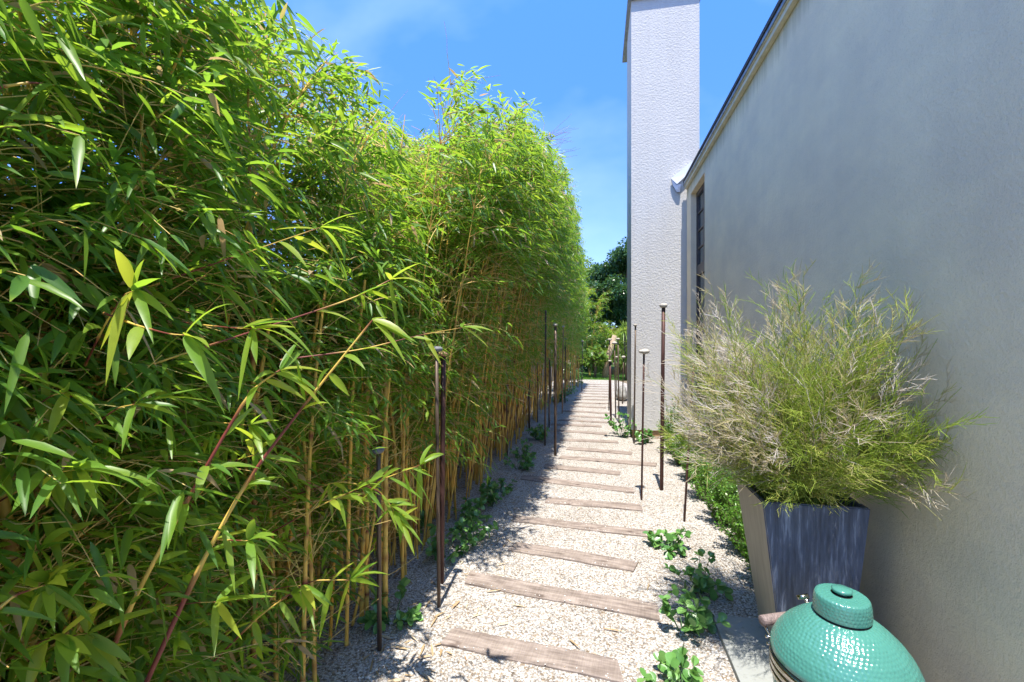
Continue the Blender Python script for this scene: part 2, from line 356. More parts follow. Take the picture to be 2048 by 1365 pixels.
# loose pebbles over the foreground gravel (countless)
n = 26000
yy = 1.35+(rng.random(n)**1.6)*4.2; xx = -1.3+rng.random(n)*2.4
ok = ~((xx > .58) & (yy < 2.6)); xx, yy = xx[ok], yy[ok]; n = len(xx)
oct_ = np.array([[1,0,0],[.3,.95,0],[-.8,.6,0],[-.8,-.6,0],[.3,-.95,0],[0,0,.7]])
sz = rng.uniform(.0025, .0062, n)
rot = rng.random(n)*6.28; ca, sa = np.cos(rot), np.sin(rot)
zz0 = np.full(n, .0005)
ex = []
for (a_, b_, w_) in (((908,1257),(1242,1323),.098),((944,1146),(1317,1212),.100),((1032,1085),(1274,1125),.098),((1030,1032),(1308,1064),.085),((1095,996),(1282,1011),.10),((1048,952),(1269,978),.10)):
    A_, B_ = G(*a_), G(*b_); d_ = (B_-A_); l_ = d_.length; d_.normalize(); n_ = Vector((-d_.y, d_.x, 0))
    for q_ in range(55):
        e_ = abs(rng.normal(0, .012)); e_ = e_ if rng.random() < .5 else w_*1.45-e_
        if rng.random() < .15: e_ = rng.random()*w_*1.4
        p_ = A_+d_*(rng.random()*l_)-n_*min(max(e_, .003), w_*1.45-.003); ex.append((p_.x, p_.y))
ex = np.array(ex); xx = np.r_[xx, ex[:, 0]]; yy = np.r_[yy, ex[:, 1]]; zz0 = np.r_[zz0, np.full(len(ex), .0145)]; n = len(xx)
sz = rng.uniform(.0022, .0058, n)*np.where(rng.random(n) < .06, 1.7, 1); rot = rng.random(n)*6.28; ca, sa = np.cos(rot), np.sin(rot)
V = oct_[None]*sz[:, None, None]*rng.uniform(.7, 1.3, (n, 6, 3))
X = V[..., 0]*ca[:, None]-V[..., 1]*sa[:, None]*.8; Y = V[..., 0]*sa[:, None]+V[..., 1]*ca[:, None]*.8
V = np.stack([X+xx[:, None], Y+yy[:, None], V[..., 2]+zz0[:, None]], -1).reshape(-1, 3)
T = np.array([[0,1,5],[1,2,5],[2,3,5],[3,4,5],[4,0,5]])
tri = ((np.arange(n)*6)[:, None, None]+T[None]).reshape(-1, 3)
o = link('loose_gravel', npmesh('loose_gravel', V, [tri]), M_pebble); tag(o, 'small pale pebbles lying loose over the gravel walk', 'gravel', kind='stuff')

# dry leaf litter
n = 420
px = -1.55+rng.random(n)**1.3*.95; py = 1.5+rng.random(n)**1.4*8
m_ = rng.random(n) < .12; px[m_] += rng.random(m_.sum())*1.3
P = np.stack([px, py, np.full(n, .007)], 1); a = rng.random(n)*6.28
D = np.stack([np.cos(a), np.sin(a), rng.uniform(-.02, .1, n)], 1)
V, g, K = leafmesh(P, D, np.tile([0, 0, 1.0], (n, 1))+rng.normal(0, .25, (n, 3)), rng.uniform(.04, .12, n), rng.uniform(.005, .013, n), .02, .2)
o = link('leaf_litter', npmesh('leaf_litter', V, g, np.repeat(rng.random(n), K)), M_litter, smooth=True)
tag(o, 'dry straw coloured bamboo leaves fallen on the shaded gravel', 'leaf litter', kind='stuff')

# ------------------------------------------------------------------ timber steps
planks = [((908,1257),(1242,1323),.098),((944,1146),(1317,1212),.100),((1032,1085),(1274,1125),.098),((1030,1032),(1308,1064),.085),
 ((1095,996),(1282,1011),.10),((1048,952),(1269,978),.10),((1092,930),(1242,944),.10),((1124,912),(1313,927.5),.10),((1137,895),(1265,905),.10),
 ((1121,878),(1236,883),.12),((1115,860),(1215,867),.12),((1104,847.5),(1203,852),.13),((1121,839),(1225,845),.12),((1140,831),(1220,835.5),.12),((1128,821),(1220,826),.14),
 ((1146,812),(1213,815),.14),((1148,804.5),(1216,807),.14),((1150,798),(1216,799.5),.14),((1152,792),(1215,793.5),.15),((1160,786.5),(1218,788),.15),
 ((1162,781.5),(1217,782.5),.15),((1166,777),(1218,778),.15),((1170,772.5),(1219,773.5),.15),((1172,768.5),(1218,769.2),.15)]
pl_lab = ['nearest weathered timber step, cropped by the bottom of the photo', 'long second timber step with two dark knots', 'short third timber step, its far corner chipped',
 'fourth timber step with its left end in bamboo shadow', 'fifth timber step, the last one wholly in sunlight', 'sixth timber step, long, its left third in shade',
 'seventh timber step, short, left end in dark shade', 'eighth timber step, reaching farthest right']
ordn = ['ninth','tenth','eleventh','twelfth','thirteenth','fourteenth','fifteenth','sixteenth','seventeenth','eighteenth','nineteenth','twentieth','twenty-first','twenty-second','twenty-third','farthest']
for i, (a, b, w) in enumerate(planks):
    A, B = G(*a), G(*b); d = (B-A); ln = d.length; d.normalize(); nn = Vector((-d.y, d.x, 0))
    ww = w*1.45 if i < 9 else w*1.1
    c = (A+B)/2 - nn*ww/2
    bm = bmesh.new(); nseg = 28; rows = []
    rr = random.Random(i+3)
    ph = [rr.uniform(0, 6.28) for _ in range(4)]; skl, skr = rr.uniform(-.012, .02), rr.uniform(-.02, .012)
    for k in range(nseg+1):
        f = k/nseg; x = -ln/2+ln*f
        e0 = -ww/2+.004*math.sin(9*f+ph[0])+rr.uniform(-.0022, .0022); e1 = ww/2+.004*math.sin(7*f+ph[1])+rr.uniform(-.0022, .0022)
        xs = skl*(1-f)+skr*f if k in (0, nseg) else 0
        top = .013+.002*math.sin(5*f+ph[2])
        rows.append([bm.verts.new((x+xs*j, yv, zv)) for j, yv, zv in ((-1,e0,-.05),(-1,e0,top-.004),(-1,e0+.005,top),(0,0,top+.0015),(1,e1-.005,top),(1,e1,top-.004),(1,e1,-.05))])
    for r0, r1 in zip(rows, rows[1:]):
        for j in range(6): bm.faces.new([r0[j], r1[j], r1[j+1], r0[j+1]])
    bm.faces.new(rows[0]); bm.faces.new(rows[-1][::-1])
    bmesh.ops.recalc_face_normals(bm, faces=bm.faces)
    me = bpy.data.meshes.new('timber_step'); bm.to_mesh(me); bm.free()
    o = link('timber_step', me, M_plank); o.location = c; o.rotation_euler = (0, 0, math.atan2(d.y, d.x))
    lab = pl_lab[i] if i < 8 else ('%s timber step along the gravel walk from the camera' % ordn[i-8] if i < 23 else 'farthest timber step, just before the lawn')
    tag(o, lab, 'timber step', 'timber steps set across the gravel walk')

# ------------------------------------------------------------------ house
WX = 1.32; Y0, Y1 = -1.5, 7.14; WT = 3.80
wy0, wy1, wz0, wz1 = 6.0, 6.85, .42, 3.62
house = empty('house', (WX, 3, 0), 'long grey stucco house wall running beside the gravel walk, with a tall narrow window', 'house')
w = MB()
w.box(WX, WX+.3, Y0, wy0, -.05, WT).box(WX, WX+.3, wy1, Y1, -.05, WT).box(WX, WX+.3, wy0, wy1, -.05, wz0).box(WX, WX+.3, wy0, wy1, wz1, WT)
bmesh.ops.remove_doubles(w.b, verts=w.b.verts, dist=1e-4)
w.build('wall', M_wall, house)
r = MB()
# roof plane rising to the right from the eave
sl_ = math.tan(math.radians(38))
r.poly([(1.255, Y0, 3.855), (1.255, Y1-.05, 3.855), (5.2, Y1-.05, 3.855+3.945*sl_), (5.2, Y0, 3.855+3.945*sl_)], (0, 0, .05))
rf = r.build('roof', M_roof, house)
f = MB(); f.box(1.280, 1.318, Y0, Y1-.02, 3.775, 3.812); f.box(1.268, 1.310, Y0, Y1-.02, 3.814, 3.845)
f.build('fascia', M_cream, rf)
f = MB(); f.box(1.257, 1.266, Y0, Y1-.03, 3.822, 3.8515); f.build('drip_edge', M_zinc, rf)
# tile ends along the eave
f = MB()
for k in range(56):
    y = Y0+.02+k*.154
    if y > Y1-.25: break
    f.box(1.247, 1.40, y, y+.150, 3.853+random.uniform(0, .004), 3.885+random.uniform(0, .004))
f.build('eave_tiles', M_roof, rf)
# flashing against the chimney
f = MB(); A, B, C, D_ = at(1342,357,6.80), at(1385,321,6.74), at(1379,345,6.75), at(1354,368,6.78)
f.poly([A, D_, C, B], (0, .025, -.002)); f.build('chimney_flashing', M_white, rf)
f = MB(); f.poly([at(1342.5,358.5,6.80), at(1346,371,6.795), at(1353.5,384,6.785), at(1360,384,6.775), at(1362,368,6.775), at(1354,369,6.785)], (0, .025, 0)); f.build('eave_end_cap', M_zinc, rf)
win = empty('tall_window', (0, 0, 0)); bpy.data.objects.remove(win)
fr = MB(); X = WX+.075
def bar(m, y0, y1, z0, z1, x0=X, x1=X+.05): m.box(x0, x1, y0, y1, z0, z1)
zm = 2.50
fr.box(X, X+.05, wy0, wy0+.055, wz0, wz1); fr.box(X, X+.05, wy1-.055, wy1, wz0, wz1)
for z0, z1 in ((wz0, wz0+.07), (zm-.07, zm+.07), (wz1-.06, wz1)): fr.box(X+.001, X+.049, wy0+.055, wy1-.055, z0, z1)
wf = fr.build('window', M_frame, house)
mu = MB()
ym = (wy0+wy1)/2
mu.box(X+.008, X+.040, ym-.02, ym+.02, zm+.071, wz1-.061)
for k in range(1, 4):
    z = zm+.07+(wz1-.06-zm-.07)*k/4
    mu.box(X+.010, X+.038, wy0+.056, ym-.021, z-.011, z+.011); mu.box(X+.010, X+.038, ym+.021, wy1-.056, z-.011, z+.011)
mu.build('muntins', M_frame, wf)
MB().box(X+.024, X+.028, wy0+.05, wy1-.05, wz0+.03, wz1-.03).build('pane', M_glass, wf)
MB().poly([(WX-.05, wy0-.03, wz0-.035), (WX-.05, wy0-.03, wz0-.005), (X-.001, wy0-.03, wz0+.03), (X-.001, wy0-.03, wz0-.035)], (0, wy1-wy0+.06, 0)).build('sill', M_zinc, wf)
MB().box(WX+.2, WX+3.6, Y0+.05, Y0+.25, 0, WT).box(WX+3.4, WX+3.6, Y0+.26, Y1, 0, WT).build('rear_wall', M_wall, house)

ch = empty('chimney', (1.0, 7.68, 0), 'tall white stucco chimney standing at the end of the house wall', 'chimney')
MB().box(.512, 1.508, 7.18, 8.17, .13, 6.76).build('shaft', M_chim, ch)
MB().box(.53, 1.49, 7.20, 8.15, -.05, .13).build('plinth', M_base, ch)
MB().box(.46, 1.56, 7.13, 8.75, 6.76, 6.85).build('cap', M_zinc, ch)
hb = empty('neighbouring_roof', (2.2, 9.5, 0), 'grey roof end showing between the white chimney and the eave', 'roof')
MB().poly([(1.55, 8.9, 4.1), (1.95, 8.9, 4.45), (4.5, 8.9, 4.45), (4.5, 8.9, 0), (1.55, 8.9, 0)], (0, 4, 0)).build('gable', M_zinc, hb)

fe = empty('timber_fence', (-1.66, 7, 0), 'brown timber board fence half hidden behind the bamboo', 'fence')
f = MB(); y = -1.2
while y < 19: f.box(-1.68, -1.66+random.uniform(0, .006), y, y+.142, 0, 1.85+random.uniform(-.01, .01)); y += .148
f.build('boards', M_fence, fe)
f = MB()
for z in (.35, 1.5): f.box(-1.73, -1.681, -1.2, 19, z, z+.08)
f.build('rails', M_fence, fe)

# ------------------------------------------------------------------ slab, planter, grill
MB().box(.605, 1.312, .9, 2.585, -.05, .03).build('concrete_slab', M_conc, bevel=.004)
tag(bpy.data.objects['concrete_slab'], 'rough grey concrete slab under the planter and the green grill', 'slab')

pl = empty('planter', (.96, 2.45, .03), 'tall tapered slate blue planter with gravel bounce light painted beige on its left side, beside the house wall', 'planter')
t0, t1 = ((.745, 1.185), (2.245, 2.665)), ((.835, 1.115), (2.27, 2.57))
zt, zb = .76, .031
def sect(z, inset=0):
    k = (zt-z)/(zt-zb); x0, x1 = [t0[0][i]*(1-k)+t1[0][i]*k for i in (0, 1)]; y0, y1 = [t0[1][i]*(1-k)+t1[1][i]*k for i in (0, 1)]
    i = inset; return [(x0+i, y0+i, z), (x1-i, y0+i, z), (x1-i, y1-i, z), (x0+i, y1-i, z)]
bm = bmesh.new(); R = [[bm.verts.new(p) for p in sect(zb)], [bm.verts.new(p) for p in sect(zt)], [bm.verts.new(p) for p in sect(zt, .022)], [bm.verts.new(p) for p in sect(zt-.12, .025)]]
bm.faces.new(R[0][::-1])
for a, b in zip(R, R[1:]):
    for k in range(4): bm.faces.new([a[k], a[(k+1) % 4], b[(k+1) % 4], b[k]])
bmesh.ops.recalc_face_normals(bm, faces=bm.faces)
bmesh.ops.bevel(bm, geom=[e for e in bm.edges if not e.is_boundary], offset=.005, segments=3, affect='EDGES')
me = bpy.data.meshes.new('pot'); bm.to_mesh(me); bm.free()
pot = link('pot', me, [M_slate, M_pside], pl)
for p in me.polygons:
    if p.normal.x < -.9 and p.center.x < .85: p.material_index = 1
MB().poly(sect(zt-.055, .024)).build('soil', M_soil, pl)

# grill
gc = Vector((.82, 1.72, 0)); gr = empty('kamado_grill', (gc.x, gc.y, .03), 'egg shaped green ceramic grill with dimpled lid on the concrete slab', 'grill')
def dimpled(prof, cz, cell=.0145, depth=.0016, res_t=720, smooth_zone=0.0):
    # prof: list (r,z) ; resample along arc length
    p = np.array(prof); ds = np.r_[0, np.cumsum(np.hypot(*np.diff(p, axis=0).T))]
    nS = int(ds[-1]/.0018)+2; s = np.linspace(0, ds[-1], nS); r = np.interp(s, ds, p[:, 0]); z = np.interp(s, ds, p[:, 1])
    for _ in range(14): r[1:-1] = (r[:-2]+2*r[1:-1]+r[2:])/4; z[1:-1] = (z[:-2]+2*z[1:-1]+z[2:])/4
    tr = np.gradient(r); tz = np.gradient(z); ln = np.hypot(tr, tz); nr, nz = tz/ln, -tr/ln
    if nr.sum() < 0: nr, nz = -nr, -nz
    th = np.arange(res_t)*2*math.pi/res_t
    S = s[:, None]; TH = th[None]
    rh = cell*.87; row = np.round((S-smooth_zone)/rh); disp = np.zeros((nS, res_t))
    for dr in (-1, 0, 1):
        rw = row+dr; sr = rw*rh+smooth_zone; rr = np.interp(sr, s, r); nd = np.maximum(np.round(2*math.pi*rr/cell), 6)
        off = np.where(rw.astype(int) % 2 == 0, 0, .5); k = np.round(TH/(2*math.pi)*nd-off)+off
        h1 = np.sin(k*7.31+rw*31.7)*9631.7; h1 = h1-np.floor(h1)-.5
        dth = (TH-k/nd*2*math.pi)*np.interp(S, s, r)+h1*cell*.28; dd = np.hypot(dth, S-sr+h1*cell*.2)
        hsh = np.sin(k*12.9898+rw*78.233)*43758.5453; hsh = hsh-np.floor(hsh)
        amp = (.6+.7*hsh)*((sr > smooth_zone) & (sr < ds[-1]-.004)).astype(float)
        disp += amp*np.exp(-(dd/(cell*.33))**2)
    disp *= -depth
    Rr = r[:, None]+nr[:, None]*disp; Zz = z[:, None]+nz[:, None]*disp
    V = np.stack([gc.x+Rr*np.cos(TH), gc.y+Rr*np.sin(TH), np.broadcast_to(Zz+cz, Rr.shape)], -1).reshape(-1, 3)
    i = (np.arange(nS-1)*res_t)[:, None]; j = np.arange(res_t)[None]; j2 = (j+1) % res_t
    q = np.stack([i+j, i+j2, i+res_t+j2, i+res_t+j], -1).reshape(-1, 4)
    return V, [q]
R0 = .212; zr = .405
V, g = dimpled([(R0, zr), (R0+.003, zr+.012), (R0-.002, zr+.03), (R0-.016, zr+.06), (R0-.040, zr+.092), (R0-.072, zr+.122), (R0-.105, zr+.146), (.085, zr+.156), (.080, zr+.158)], 0, smooth_zone=.022)
lid = link('lid', npmesh('lid', V, g), M_green, gr, True)
V, g = dimpled([(.0835, zr+.166), (.0845, zr+.175), (.0825, zr+.208), (.0790, zr+.226), (.073, zr+.2305), (.030, zr+.2315)], 0, cell=.0125, depth=.0013, res_t=420)
cap = link('damper_cap', npmesh('damper_cap', V, g), M_green, gr, True)
MB().lathe([(.078, zr+.152), (.082, zr+.158), (.082, zr+.165), (.07, zr+.167)], gc, 64).build('cap_gasket', M_black, gr, True)
MB().lathe([(.016, zr+.215), (.018, zr+.236), (.029, zr+.240), (.0305, zr+.247), (.026, zr+.251), (.002, zr+.253)], gc, 40).build('knob', M_green, cap, True)
MB().lathe([(.030, zr+.222), (.0305, zr+.2319), (.010, zr+.2312)], gc, 32).build('knob_recess', M_black, cap)
MB().lathe([(R0-.004, zr-.006), (R0+.001, zr-.005), (R0+.001, zr-.0005), (R0-.004, zr)], gc, 96, True).build('gasket', M_black, gr)
V, g = dimpled([(.11, .06), (.15, .10), (.185, .18), (.204, .27), (R0-.001, .35), (R0-.001, zr-.007)], 0, smooth_zone=0)
link('bowl', npmesh('bowl', V, g), M_green, gr, True)
for za, zz in ((zr-.031, zr-.009), (zr-.056, zr-.034), (zr-.078, zr-.061)):
    MB().lathe([(R0-.002, za), (R0+.004, za+.001), (R0+.004, zz-.001), (R0-.002, zz)], gc, 96, True).build('steel_band', M_steel, gr, True)
for k in range(3):
    a = 2.1*k+.4; MB().tube([(gc.x+.12*math.cos(a), gc.y+.12*math.sin(a), .12), (gc.x+.17*math.cos(a), gc.y+.17*math.sin(a), .05), (gc.x+.19*math.cos(a), gc.y+.19*math.sin(a), .031)], .012).build('foot', M_black, gr, True)
# wooden handle on the left
hc = at(1556, 1237, 1.78)
hd = Vector((.93, .37, .0)).normalized()
h = MB(); h.tube([hc-hd*.075, hc-hd*.073, hc, hc+hd*.073, hc+hd*.075], [.016, .0195, .0205, .0195, .016], 20)
hn = h.build('handle', M_handle, gr, True)
for s in (-.06, .06):
    p = hc+hd*s; q = Vector((gc.x, gc.y, 0))-p; q.z = 0; q.normalize()
    MB().tube([p-Vector((0, 0, .018)), p+q*.012-Vector((0, 0, .035)), p+q*.04-Vector((0, 0, .065)), p+q*.05-Vector((0, 0, .085))], .005, 8).build('bracket', M_steel, hn, True)
tp = at(1606, 1194, 1.74)
MB().tube([tp-Vector((.02, .0, .004)), tp+Vector((.018, 0, .006))], [.008, .010], 16).tube([tp+Vector((.005, 0, 0)), tp+Vector((.02, -.02, -.035))], .006, 10).build('hinge_spring', M_steel, gr, True)
for (u, v) in ((1534, 1273), (1537, 1287)):
    p = at(u, v, 1.66); MB().tube([p-Vector((.006, 0, 0)), p+Vector((.02, 0, 0))], .005, 8).build('bolt', M_steel, gr, True)

# ------------------------------------------------------------------ stone topped poles
poles = [ # base, head, radius m, stone material, stone radius, pole material, label
 ((1283,1000),(1288,703),.0095,M_stoneL,.052,M_rust,'brown rod topped with a wide pale flat stone, second from the planter'),
 ((1323,980),(1327,611),.0185,M_stoneL,.045,M_rust,'tallest and thickest red brown pole with a small tan stone, before the chimney'),
 ((1368,1043),(1388,722),.009,M_stoneD,.018,M_rust,'leaning pole half hidden in the feathery grass beside the box shrubs'),
 ((1268,887),(1271,650),.012,M_stoneL,.035,M_rust2,'thin dark pole with a tiny stone standing against the chimney corner'),
 ((1222,852),(1220,722),.020,M_stoneL,.042,M_rust,'short thick red pole with a pale stone at the right edge of the steps'),
 ((1217.5,821),(1219.5,679),.012,M_stoneL,.05,M_rust2,'pole with a flat white stone standing in line with the leaning timber post'),
 ((1231.5,836),(1229,686),.013,M_stoneL,.058,M_rust2,'pole with a broad flat stone, middle of the three right of the leaning post'),
 ((1238,846),(1236,678),.013,M_stoneL,.045,M_rust2,'pole with a rounded white stone rising behind the low green plant'),
 ((1245,808),(1247,714),.014,M_stoneL,.055,M_rust2,'short pole nearest the left face of the chimney'),
 ((1233,795),(1234,714),.012,M_stoneL,.05,M_rust2,'farthest short pole right of the path'),
 ((759,1300),(757,900),.0112,M_stoneD,.036,M_rust2,'nearest dark pole at the foot of the left bamboo, its top among leaves'),
 ((878,1214),(873,698),.0100,M_stoneD,.035,M_rust2,'front pole with a dark grey stone, of the close pair on the left'),
 ((883,1166),(887,708),.0155,M_stoneB,.036,M_rust,'rear pole with an orange brown stone, of the close pair on the left'),
 ((1110.5,911),(1111,650),.0165,M_stoneL,.040,M_rust2,'stout pole with a whitish stone left of the timber steps'),
 ((1090,891),(1091.5,622),.012,M_stoneD,.020,M_rust2,'tall thin bare looking pole rising left of the stout pole'),
 ((1098,855),(1099,718),.013,M_stoneB,.03,M_rust2,'short dark pole between the tall thin one and the stout one'),
 ((1124.5,827),(1126.5,653),.012,M_stoneL,.036,M_stoneB,'pale brown pole with a white stone at the bright gravel gap'),
 ((1130,806),(1131,678),.014,M_stoneD,.045,M_rust2,'pole with a dark stone behind the pale brown pole'),
 ((1163.5,781),(1165,682),.012,M_stoneL,.055,M_rust2,'farthest left pole, with a white stone before dark bamboo'),
 ((1116.5,791),(1117,715),.015,M_stoneD,.03,M_rust2,'short dark pole seen just right of the stout pole'),
 ((1058.5,857),(1058.5,740),.016,M_stoneD,.03,M_rust2,'short stubby dark pole at the edge of the golden culms'),
 ((1075,845),(1074.5,726),.010,M_stoneD,.025,M_rust2,'thin short pole between the stubby pole and the tall thin one'),
 ((1014.5,915),(1013,770),.009,M_stoneD,.022,M_rust2,'thin pole before the golden culms, left of all the far poles'),
 ((1101,803),(1101,725),.014,M_stoneD,.03,M_rust2,'short pole far back in the shade, left of the stout pole'),
]
for i, (b, h, r, sm, sr, pm, lab) in enumerate(poles):
    B = G(*b); Z = (CH*F)/(b[1]-682); T = at(h[0], h[1], Z)
    e = empty('garden_pole', B, lab, 'pole', 'stone topped garden poles')
    T2 = T-(T-B).normalized()*sr*.18
    MB().tube([B-Vector((0, 0, .05)), B+(T2-B)*.33, B+(T2-B)*.66, T2], r, 10).build('rod', pm, e, True)
    rr = random.Random(i); bm = bmesh.new(); bmesh.ops.create_icosphere(bm, subdivisions=3, radius=1)
    sx, sy, szz = sr, sr*rr.uniform(.75, .95), sr*rr.uniform(.42, .55); ax = rr.uniform(0, 3)
    if i == 0: sx, sy, szz, ax = .052, .045, .024, .2
    for v in bm.verts:
        q = v.co; k = 1+.07*math.sin(2.3*q.x+i)+.06*math.sin(3.1*q.y+2*i)
        x, y = q.x*sx*k, q.y*sy*k; v.co = Vector((x*math.cos(ax)-y*math.sin(ax), x*math.sin(ax)+y*math.cos(ax), q.z*szz*(1+.1*math.sin(3*q.x+i)))) + T
    me = bpy.data.meshes.new('stone'); bm.to_mesh(me); bm.free(); link('stone', me, sm, e, True)

# ------------------------------------------------------------------ bamboo
def culm_path(rr, b, h, lean, arch, az, k=16):
    s = np.linspace(0, 1, k); d = np.array([math.cos(az), math.sin(az), 0])
    wob = .02*np.sin(s*5+rr.uniform(0, 6))
    P = np.array(b)[None]+d[None]*((lean*s+arch*s**3)*1.0)[:, None]
    P = P+np.stack([wob*s, -wob*s*.7, h*s*(1-.16*min(arch, 1.2)*s**3)], 1)
    return P
def crown_cap(y): return float(np.interp(y, [0, 1.9, 2.85, 4.15, 5.4, 7.5, 8.7, 12, 15], [3.1, 3.12, 3.18, 3.72, 4.2, 4.9, 5.5, 5.7, 5.3]))
def bamboo(cx, cy, nculm, hgt, over, low, label, detail, spread=(.28, .42), rad=(.007, .015), xlim=None, lsz=1.0, seed=0, back=.45, nodes=15, lowx=None, cull=None, sparse=None, prof=(1.0, 2.2), rec=.34, bare=1, leanr=(.02, .25), azr=(-.9, .6)):
    rr = random.Random(seed); rg = np.random.default_rng(seed+100)
    e = empty('bamboo_clump', (cx, cy, 0), label, 'bamboo', 'golden bamboo clumps screening the fence')
    TP, TR, LP, LD, LL, LW = [], [], [], [], [], []
    for i in range(nculm):
        bx = cx+rr.uniform(-spread[0], spread[0]); by = cy+rr.uniform(-spread[1], spread[1])
        h = hgt*rr.uniform(.72, 1.06); front = rr.random() > back
        az = rr.uniform(*azr) if front else rr.uniform(1.6, 4.4)
        lean = rr.uniform(*leanr) if front else rr.uniform(0, .25)
        arch = (over*rr.uniform(.35, 1.0)) if front else rr.uniform(.1, .6)
        if cy < 16 and xlim is not None: h = min(h, crown_cap(by)*rr.uniform(.9, 1.0)/(1-.16*arch))
        P = culm_path(rr, (bx, by, -.03), h, lean, arch, az)
        if xlim is not None and front:
            lt = xlim-.16-rec*min(1, max(0, (P[-1, 2]-prof[0])/prof[1]))
            if P[-1, 0] > lt: P[:, 0] = bx+(P[:, 0]-bx)*max(.12, (lt-bx)/(P[-1, 0]-bx))
        # culm mesh with nodes
        K = 64 if detail else 40
        s = np.linspace(0, 1, K); Pc = np.stack([np.interp(s, np.linspace(0, 1, len(P)), P[:, j]) for j in range(3)], 1)
        for _ in range(3): Pc[1:-1] = (Pc[:-2]+Pc[1:-1]*2+Pc[2:])/4
        r0 = rr.uniform(*rad); R = r0*(1-.82*s**1.3)
        node = (np.arange(K) % (4 if detail else 3) == 0)
        R = np.where(node, R*1.22, R)
        V, g = tubes(Pc[None], R[None], 8 if detail else 6)
        base_t = rr.choice([0, .1, .2, .35, .5]); tt = np.where(node, .78 if rr.random() < .7 else .9, base_t+.05)
        link('culm', npmesh('culm', V, g, np.repeat(tt, 8 if detail else 6)), M_culm, e, True)
        # branches
        nb = nodes if front else int(nodes*1.7)
        for q in range(nb):
            lw_ = low if front else low*.7
            sb = lw_+(1-lw_)*((q+rr.random())/nb)**.85
            if sb > .99: continue
            p0 = np.array([np.interp(sb, s, Pc[:, j]) for j in range(3)])
            for w in range(3 if rr.random() < bare else 0):            # leafless straight side twigs, golden
                a = rr.uniform(-2.0, 2.0) if front else rr.uniform(0, 6.28); el = rr.uniform(-.2, 1.1); bl = rr.uniform(.15, .5)
                d = np.array([math.cos(a)*math.cos(el), math.sin(a)*math.cos(el), math.sin(el)])
                B = p0[None]+d[None]*bl*np.linspace(0, 1, 5)[:, None]+rg.normal(0, .004, (5, 3))
                if xlim is None or B[-1, 0] < xlim-.12-rec*min(1, max(0, (B[-1, 2]-prof[0])/prof[1])): TP.append(B); TR.append(np.array([.0022, .0019, .0016, .0012, .0008])*(1 if detail else 1.3))
            for w in range(3 if sb < .9 else 4):
                a = rr.uniform(-1.7, 1.7) if front else rr.uniform(0, 6.28)
                el = rr.uniform(.1, 1.0); bl = rr.uniform(.28, .62)*(1.15-.45*sb)*lsz**.5
                d = np.array([math.cos(a)*math.cos(el), math.sin(a)*math.cos(el), math.sin(el)])
                dr = rr.uniform(.25, .6)*bl
                t4 = np.linspace(0, 1, 5)[:, None]
                B = p0[None]+d[None]*bl*t4+np.array([0, 0, -1.0])[None]*dr*t4**2
                if xlim is not None:
                    lim = xlim+rr.uniform(-.10, .03)-rec*min(1, max(0, (B[-1, 2]-prof[0])/prof[1]))
                    if lowx is not None and B[-1, 2] < lowx[0]: lim = lowx[1]+rr.uniform(-.12, .03)
                    if B[-1, 0] > lim or B[2, 0] > lim: continue
                if B[-1, 2] < .03: continue
                if sparse and front and B[-1, 2] < sparse[0] and rr.random() > sparse[1]: continue
                if xlim is not None and B[2, 2] > crown_cap(B[-1, 1])+rr.uniform(.02, .2): continue
                TP.append(B); TR.append(np.array([.0026, .0022, .0018, .0013, .0008])*(1 if detail else 1.3))
                nl = rr.randint(12, 18)
                t = np.sort(rg.uniform(.22, 1.0, nl)); t[-1] = 1
                pos_ = p0[None]+d[None]*bl*t[:, None]+np.array([0, 0, -1.0])*dr*(t**2)[:, None]
                tg = nrm(d[None]*bl+np.array([0, 0, -2.0])*dr*t[:, None])
                sd = nrm(np.cross(tg, np.array([0, 0, 1.0])))*np.where(np.arange(nl) % 2 == 0, 1, -1)[:, None]
                ld = nrm(tg*rg.uniform(.5, 1.1, (nl, 1))+sd*rg.uniform(.2, 1.0, (nl, 1))+rg.normal(0, .36, (nl, 3))+np.array([0, 0, -.18]))
                off = rg.normal(0, .022, (nl, 3))*(t[:, None] < .98)
                LP.append(pos_+off); LD.append(ld); LL.append(rg.uniform(.05, .118, nl)*lsz); LW.append(rg.uniform(.0105, .0185, nl)*lsz)
    TP = np.array(TP); TR = np.array(TR)
    V, g = tubes(TP, TR, 3); link('branches', npmesh('branches', V, g), M_twig, e, False)
    P = np.concatenate(LP); D = np.concatenate(LD); Ln = np.concatenate(LL); Wd = np.concatenate(LW)
    dist = np.linalg.norm((P+D*Ln[:, None]*.5)-np.array([0, 0, CH]), axis=1); k = dist > .62
    P, D, Ln, Wd = P[k], D[k], Ln[k], Wd[k]; n = len(P)
    up = nrm(np.array([0, 0, 1.0])+rg.normal(0, .45, (n, 3)))
    V, g, K = leafmesh(P, D, up, Ln, Wd, rg.uniform(.05, .4, n), .2, detail)
    hh = P[:, 2]/hgt
    t = np.clip(rg.beta(2, 3, n)*.75+.30*np.clip(hh-.55, 0, 1), 0, .93)
    t = np.where(rg.random(n) < .05, rg.uniform(.965, 1, n), t)
    tv = np.repeat(t, K).reshape(n, K); tv[rg.random(n) < .14, -1] = .985
    link('foliage', npmesh('foliage', V, g, tv.ravel()), M_leaf, e, True)
    return e
